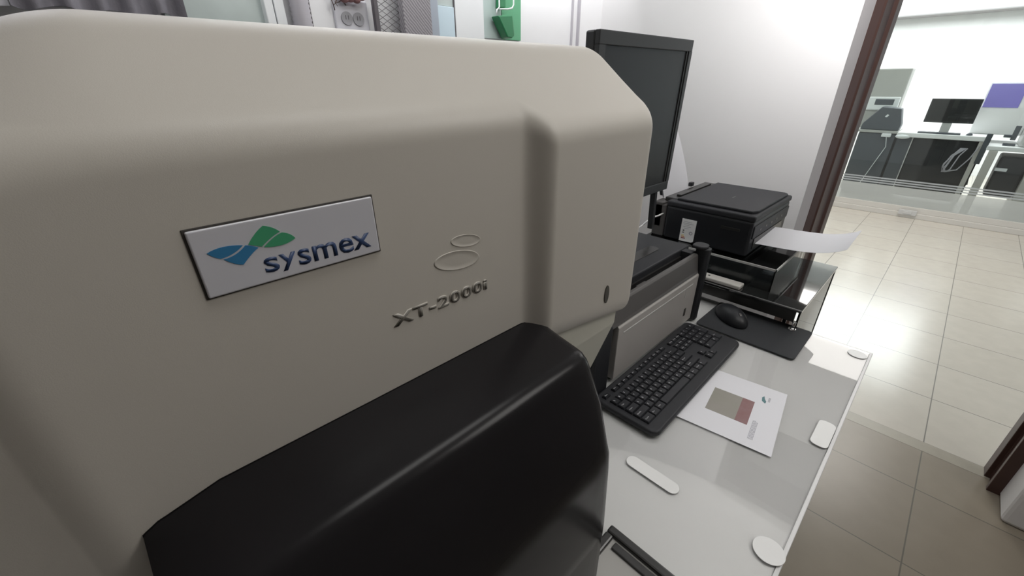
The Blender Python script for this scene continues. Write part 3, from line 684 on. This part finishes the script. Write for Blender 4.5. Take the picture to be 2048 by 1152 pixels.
# ================================================================ ROOM BEHIND THE GLASS
ft = thing('lab_bench', (7.2, .2, FL), 'white bench with a monitor on it behind the glass partition', 'bench')
bm = NB(); bx(bm, 6.85, 7.6, -.175, .56, -.625, -.575, bev=.008); build('worktop', bm, 'farwhite', ft)
bm = NB(); prism(bm, [(.30, -.63), (.18, -1.09), (-.20, -1.09), (-.12, -.63)], 'x', 6.93, 6.98); build('dark_panel', bm, 'farpanel', ft)
bm = NB(); bx(bm, 6.96, 7.5, -.19, .40, -1.3, -.63); build('cupboard', bm, 'farpanel', ft)
B1('leg', 'alu', ft, 6.87, 6.91, -.175, -.135, FL, -.626)
B1('side_panel', 'fargrey', ft, 6.95, 7.5, .41, .55, FL, -.63)
B1('edge_strip', 'lightgrey', ft, 6.93, 6.95, .405, .415, FL, -.63)
mo2 = thing('far_monitor', (7.05, .19, -.575), 'black widescreen monitor on the white bench behind the glass', 'monitor')
bm = NB(); bx(bm, 7.0, 7.03, -.025, .385, -.465, -.215, bev=.006); build('frame', bm, 'bezel', mo2)
bm = NB(); bx(bm, 6.997, 7.001, -.010, .370, -.445, -.230); build('screen', bm, 'screen', mo2)
bm = NB(); bx(bm, 7.01, 7.04, .14, .22, -.575, -.46); bx(bm, 6.98, 7.12, .08, .28, -.575, -.565, bev=.003); build('stand', bm, 'lightgrey', mo2)
bm = NB(); bx(bm, 6.87, 6.965, .035, .39, -.575, -.558, bev=.004); tag(build('far_keyboard', bm, 'fargrey'), 'dark keyboard in front of the widescreen monitor', 'keyboard')
bm = NB(); ellipsoid(bm, (6.93, -.035, -.575), (.045, .028, .025), 14, 8, zmin=0); tag(build('far_mouse', bm, 'fargrey'), 'dark mouse right of the far keyboard', 'mouse')
# side table with cabinet, bag and analyser at left
cab = thing('slate_cabinet', (7.1, .7, FL), 'slate grey cabinet left of the white bench behind the glass', 'cabinet')
bm = NB(); bx(bm, 6.92, 7.4, .57, .93, -1.30, -.605, bev=.006); build('body', bm, 'fargrey', cab)
bm = NB(); bx(bm, 6.90, 7.42, .565, .96, -.600, -.572, bev=.004); build('top', bm, 'beigedev', cab)
bm = NB(); bx(bm, 6.94, 7.38, .59, .91, FL, -1.30); build('plinth', bm, 'farpanel', cab)
bm = NB(); prism(bm, [(.935, -.572), (.565, -.572), (.560, -.50), (.610, -.325), (.790, -.310), (.925, -.50)], 'x', 6.93, 7.10, bev=.012)
bg = tag(build('black_bag', bm, 'fargrey'), 'dark laptop bag with a small emblem on the slate cabinet', 'bag')
bm = NB(); prism(bm, [(.735, -.42), (.715, -.425), (.700, -.400), (.720, -.393)], 'x', 6.924, 6.931); build('emblem', bm, 'ltwhite', bg)
fd = thing('far_analyzer', (7.4, .85, -.572), 'tall pale grey analyser on the slate cabinet behind the bag', 'laboratory analyser')
bm = NB(); bx(bm, 7.14, 7.42, .66, 1.02, -.572, .10, bev=.015); build('body', bm, 'beigedev', fd)
bm = NB(); bx(bm, 7.11, 7.141, .67, .97, -.36, -.21, bev=.01); dr = build('front_module', bm, 'ltwhite', fd)
bm = NB(); bx(bm, 7.105, 7.111, .72, .90, -.30, -.235, bev=.004); build('display', bm, 'fargrey', dr)
bm = NB(); bx(bm, 6.862, 6.90, .61, .70, -.64, -.60, bev=.008); tube(bm, [(6.88, .65, -.63), (6.885, .62, -.75), (6.888, .66, -.9), (6.889, .70, -1.05), (6.89, .74, -1.2), (6.89, .75, -1.33)], .004, 6)
tag(build('hanging_adapter', bm, 'ltwhite'), 'white plug with a cable hanging down the slate cabinet', 'cable')
bm = NB(); ellipsoid(bm, (6.86, .50, -.622), (.03, .07, .026), 14, 8); build('rounded_end', bm, 'ltwhite', ft)
# violet screen instrument
vs = thing('instrument', (7.0, -.17, -.62), 'white instrument with a violet screen right of the widescreen monitor', 'instrument')
bm = NB(); prism(bm, [(7.20, -.575), (7.55, -.575), (7.55, -.05), (7.22, -.05), (7.16, -.30)], 'y', -.42, -.02, bev=.012); build('body', bm, 'farwhite', vs)
bm = NB(); prism(bm, [(7.162, -.30), (7.2, -.075), (7.19, -.07), (7.150, -.30)], 'y', -.300, -.035, bev=.002); build('screen', bm, 'purple', vs)
# side bench at right
sb = thing('side_bench', (7.2, -.7, FL), 'white bench with a post at the right behind the glass', 'bench')
bm = NB(); bx(bm, 6.80, 7.7, -1.6, -.205, -.70, -.655, bev=.008); build('worktop', bm, 'farwhite', sb)
bm = NB(); bx(bm, 6.80, 6.86, -.30, -.235, FL, -.70, bev=.006); build('leg', bm, 'alu', sb)
bm = NB(); bx(bm, 6.80, 6.86, -1.56, -1.50, FL, -.70, bev=.006); build('leg', bm, 'alu', sb)
bm = NB(); bx(bm, 6.9, 7.3, -.56, -.345, -1.18, -.76, bev=.02); tag(build('computer_case', bm, 'farpanel'), 'black computer case under the right white bench', 'computer')
bm = NB(); bx(bm, 6.82, 7.3, -1.0, -.565, FL, -.83, bev=.01); tag(build('grey_container', bm, 'alu'), 'tall grey container under the right white bench', 'container')
bm = NB(); bx(bm, 6.85, 6.895, -.43, -.34, -.905, -.875, bev=.004); tag(build('paper_tray', bm, 'ltwhite'), 'small white ledge on the computer case', 'tray')
bm = NB()
for k in range(6):
    a = random.uniform(-.03, .03)
    tube(bm, [(6.84, -.02-.01*k, -.70), (6.83, .03+a-.012*k, -.78), (6.83, .07+a-.015*k, -.88-.01*k), (6.835, .03+a, -.96), (6.84, -.06, -.93), (6.84, -.12, -.80), (6.845, -.15, -.67)], .006, 6)
tag(build('cable_bundle', bm, 'hose'), 'loop of grey cables hanging at the right end of the white bench', 'cable')
bm = NB(); bx(bm, 6.83, 6.85, -.21, -.165, -.85, -.54, bev=.004); tag(build('dark_post', bm, 'fargrey'), 'dark upright strip between the two far benches', 'post')
fp = thing('far_stand', (6.95, -.38, -.655), 'small black stand on the right white bench', 'stand')
bm = NB(); bx(bm, 6.93, 6.97, -.385, -.345, -.60, -.46, bev=.004); build('column', bm, 'fargrey', fp)
bm = NB(); bx(bm, 6.90, 7.0, -.40, -.31, -.655, -.635, bev=.003); bx(bm, 6.91, 6.98, -.36, -.29, -.575, -.55, bev=.003); build('base', bm, 'fargrey', fp)
bm = NB(); bx(bm, 6.85, 7.3, -.95, -.42, -.655, -.20, bev=.02); fw_ = tag(build('white_device', bm, 'lightgrey'), 'tall light grey device at the right edge on the right bench', 'device')
bm = NB(); bx(bm, 6.842, 6.851, -.80, -.47, -.62, -.36, bev=.004); build('dark_front', bm, 'fargrey', fw_)
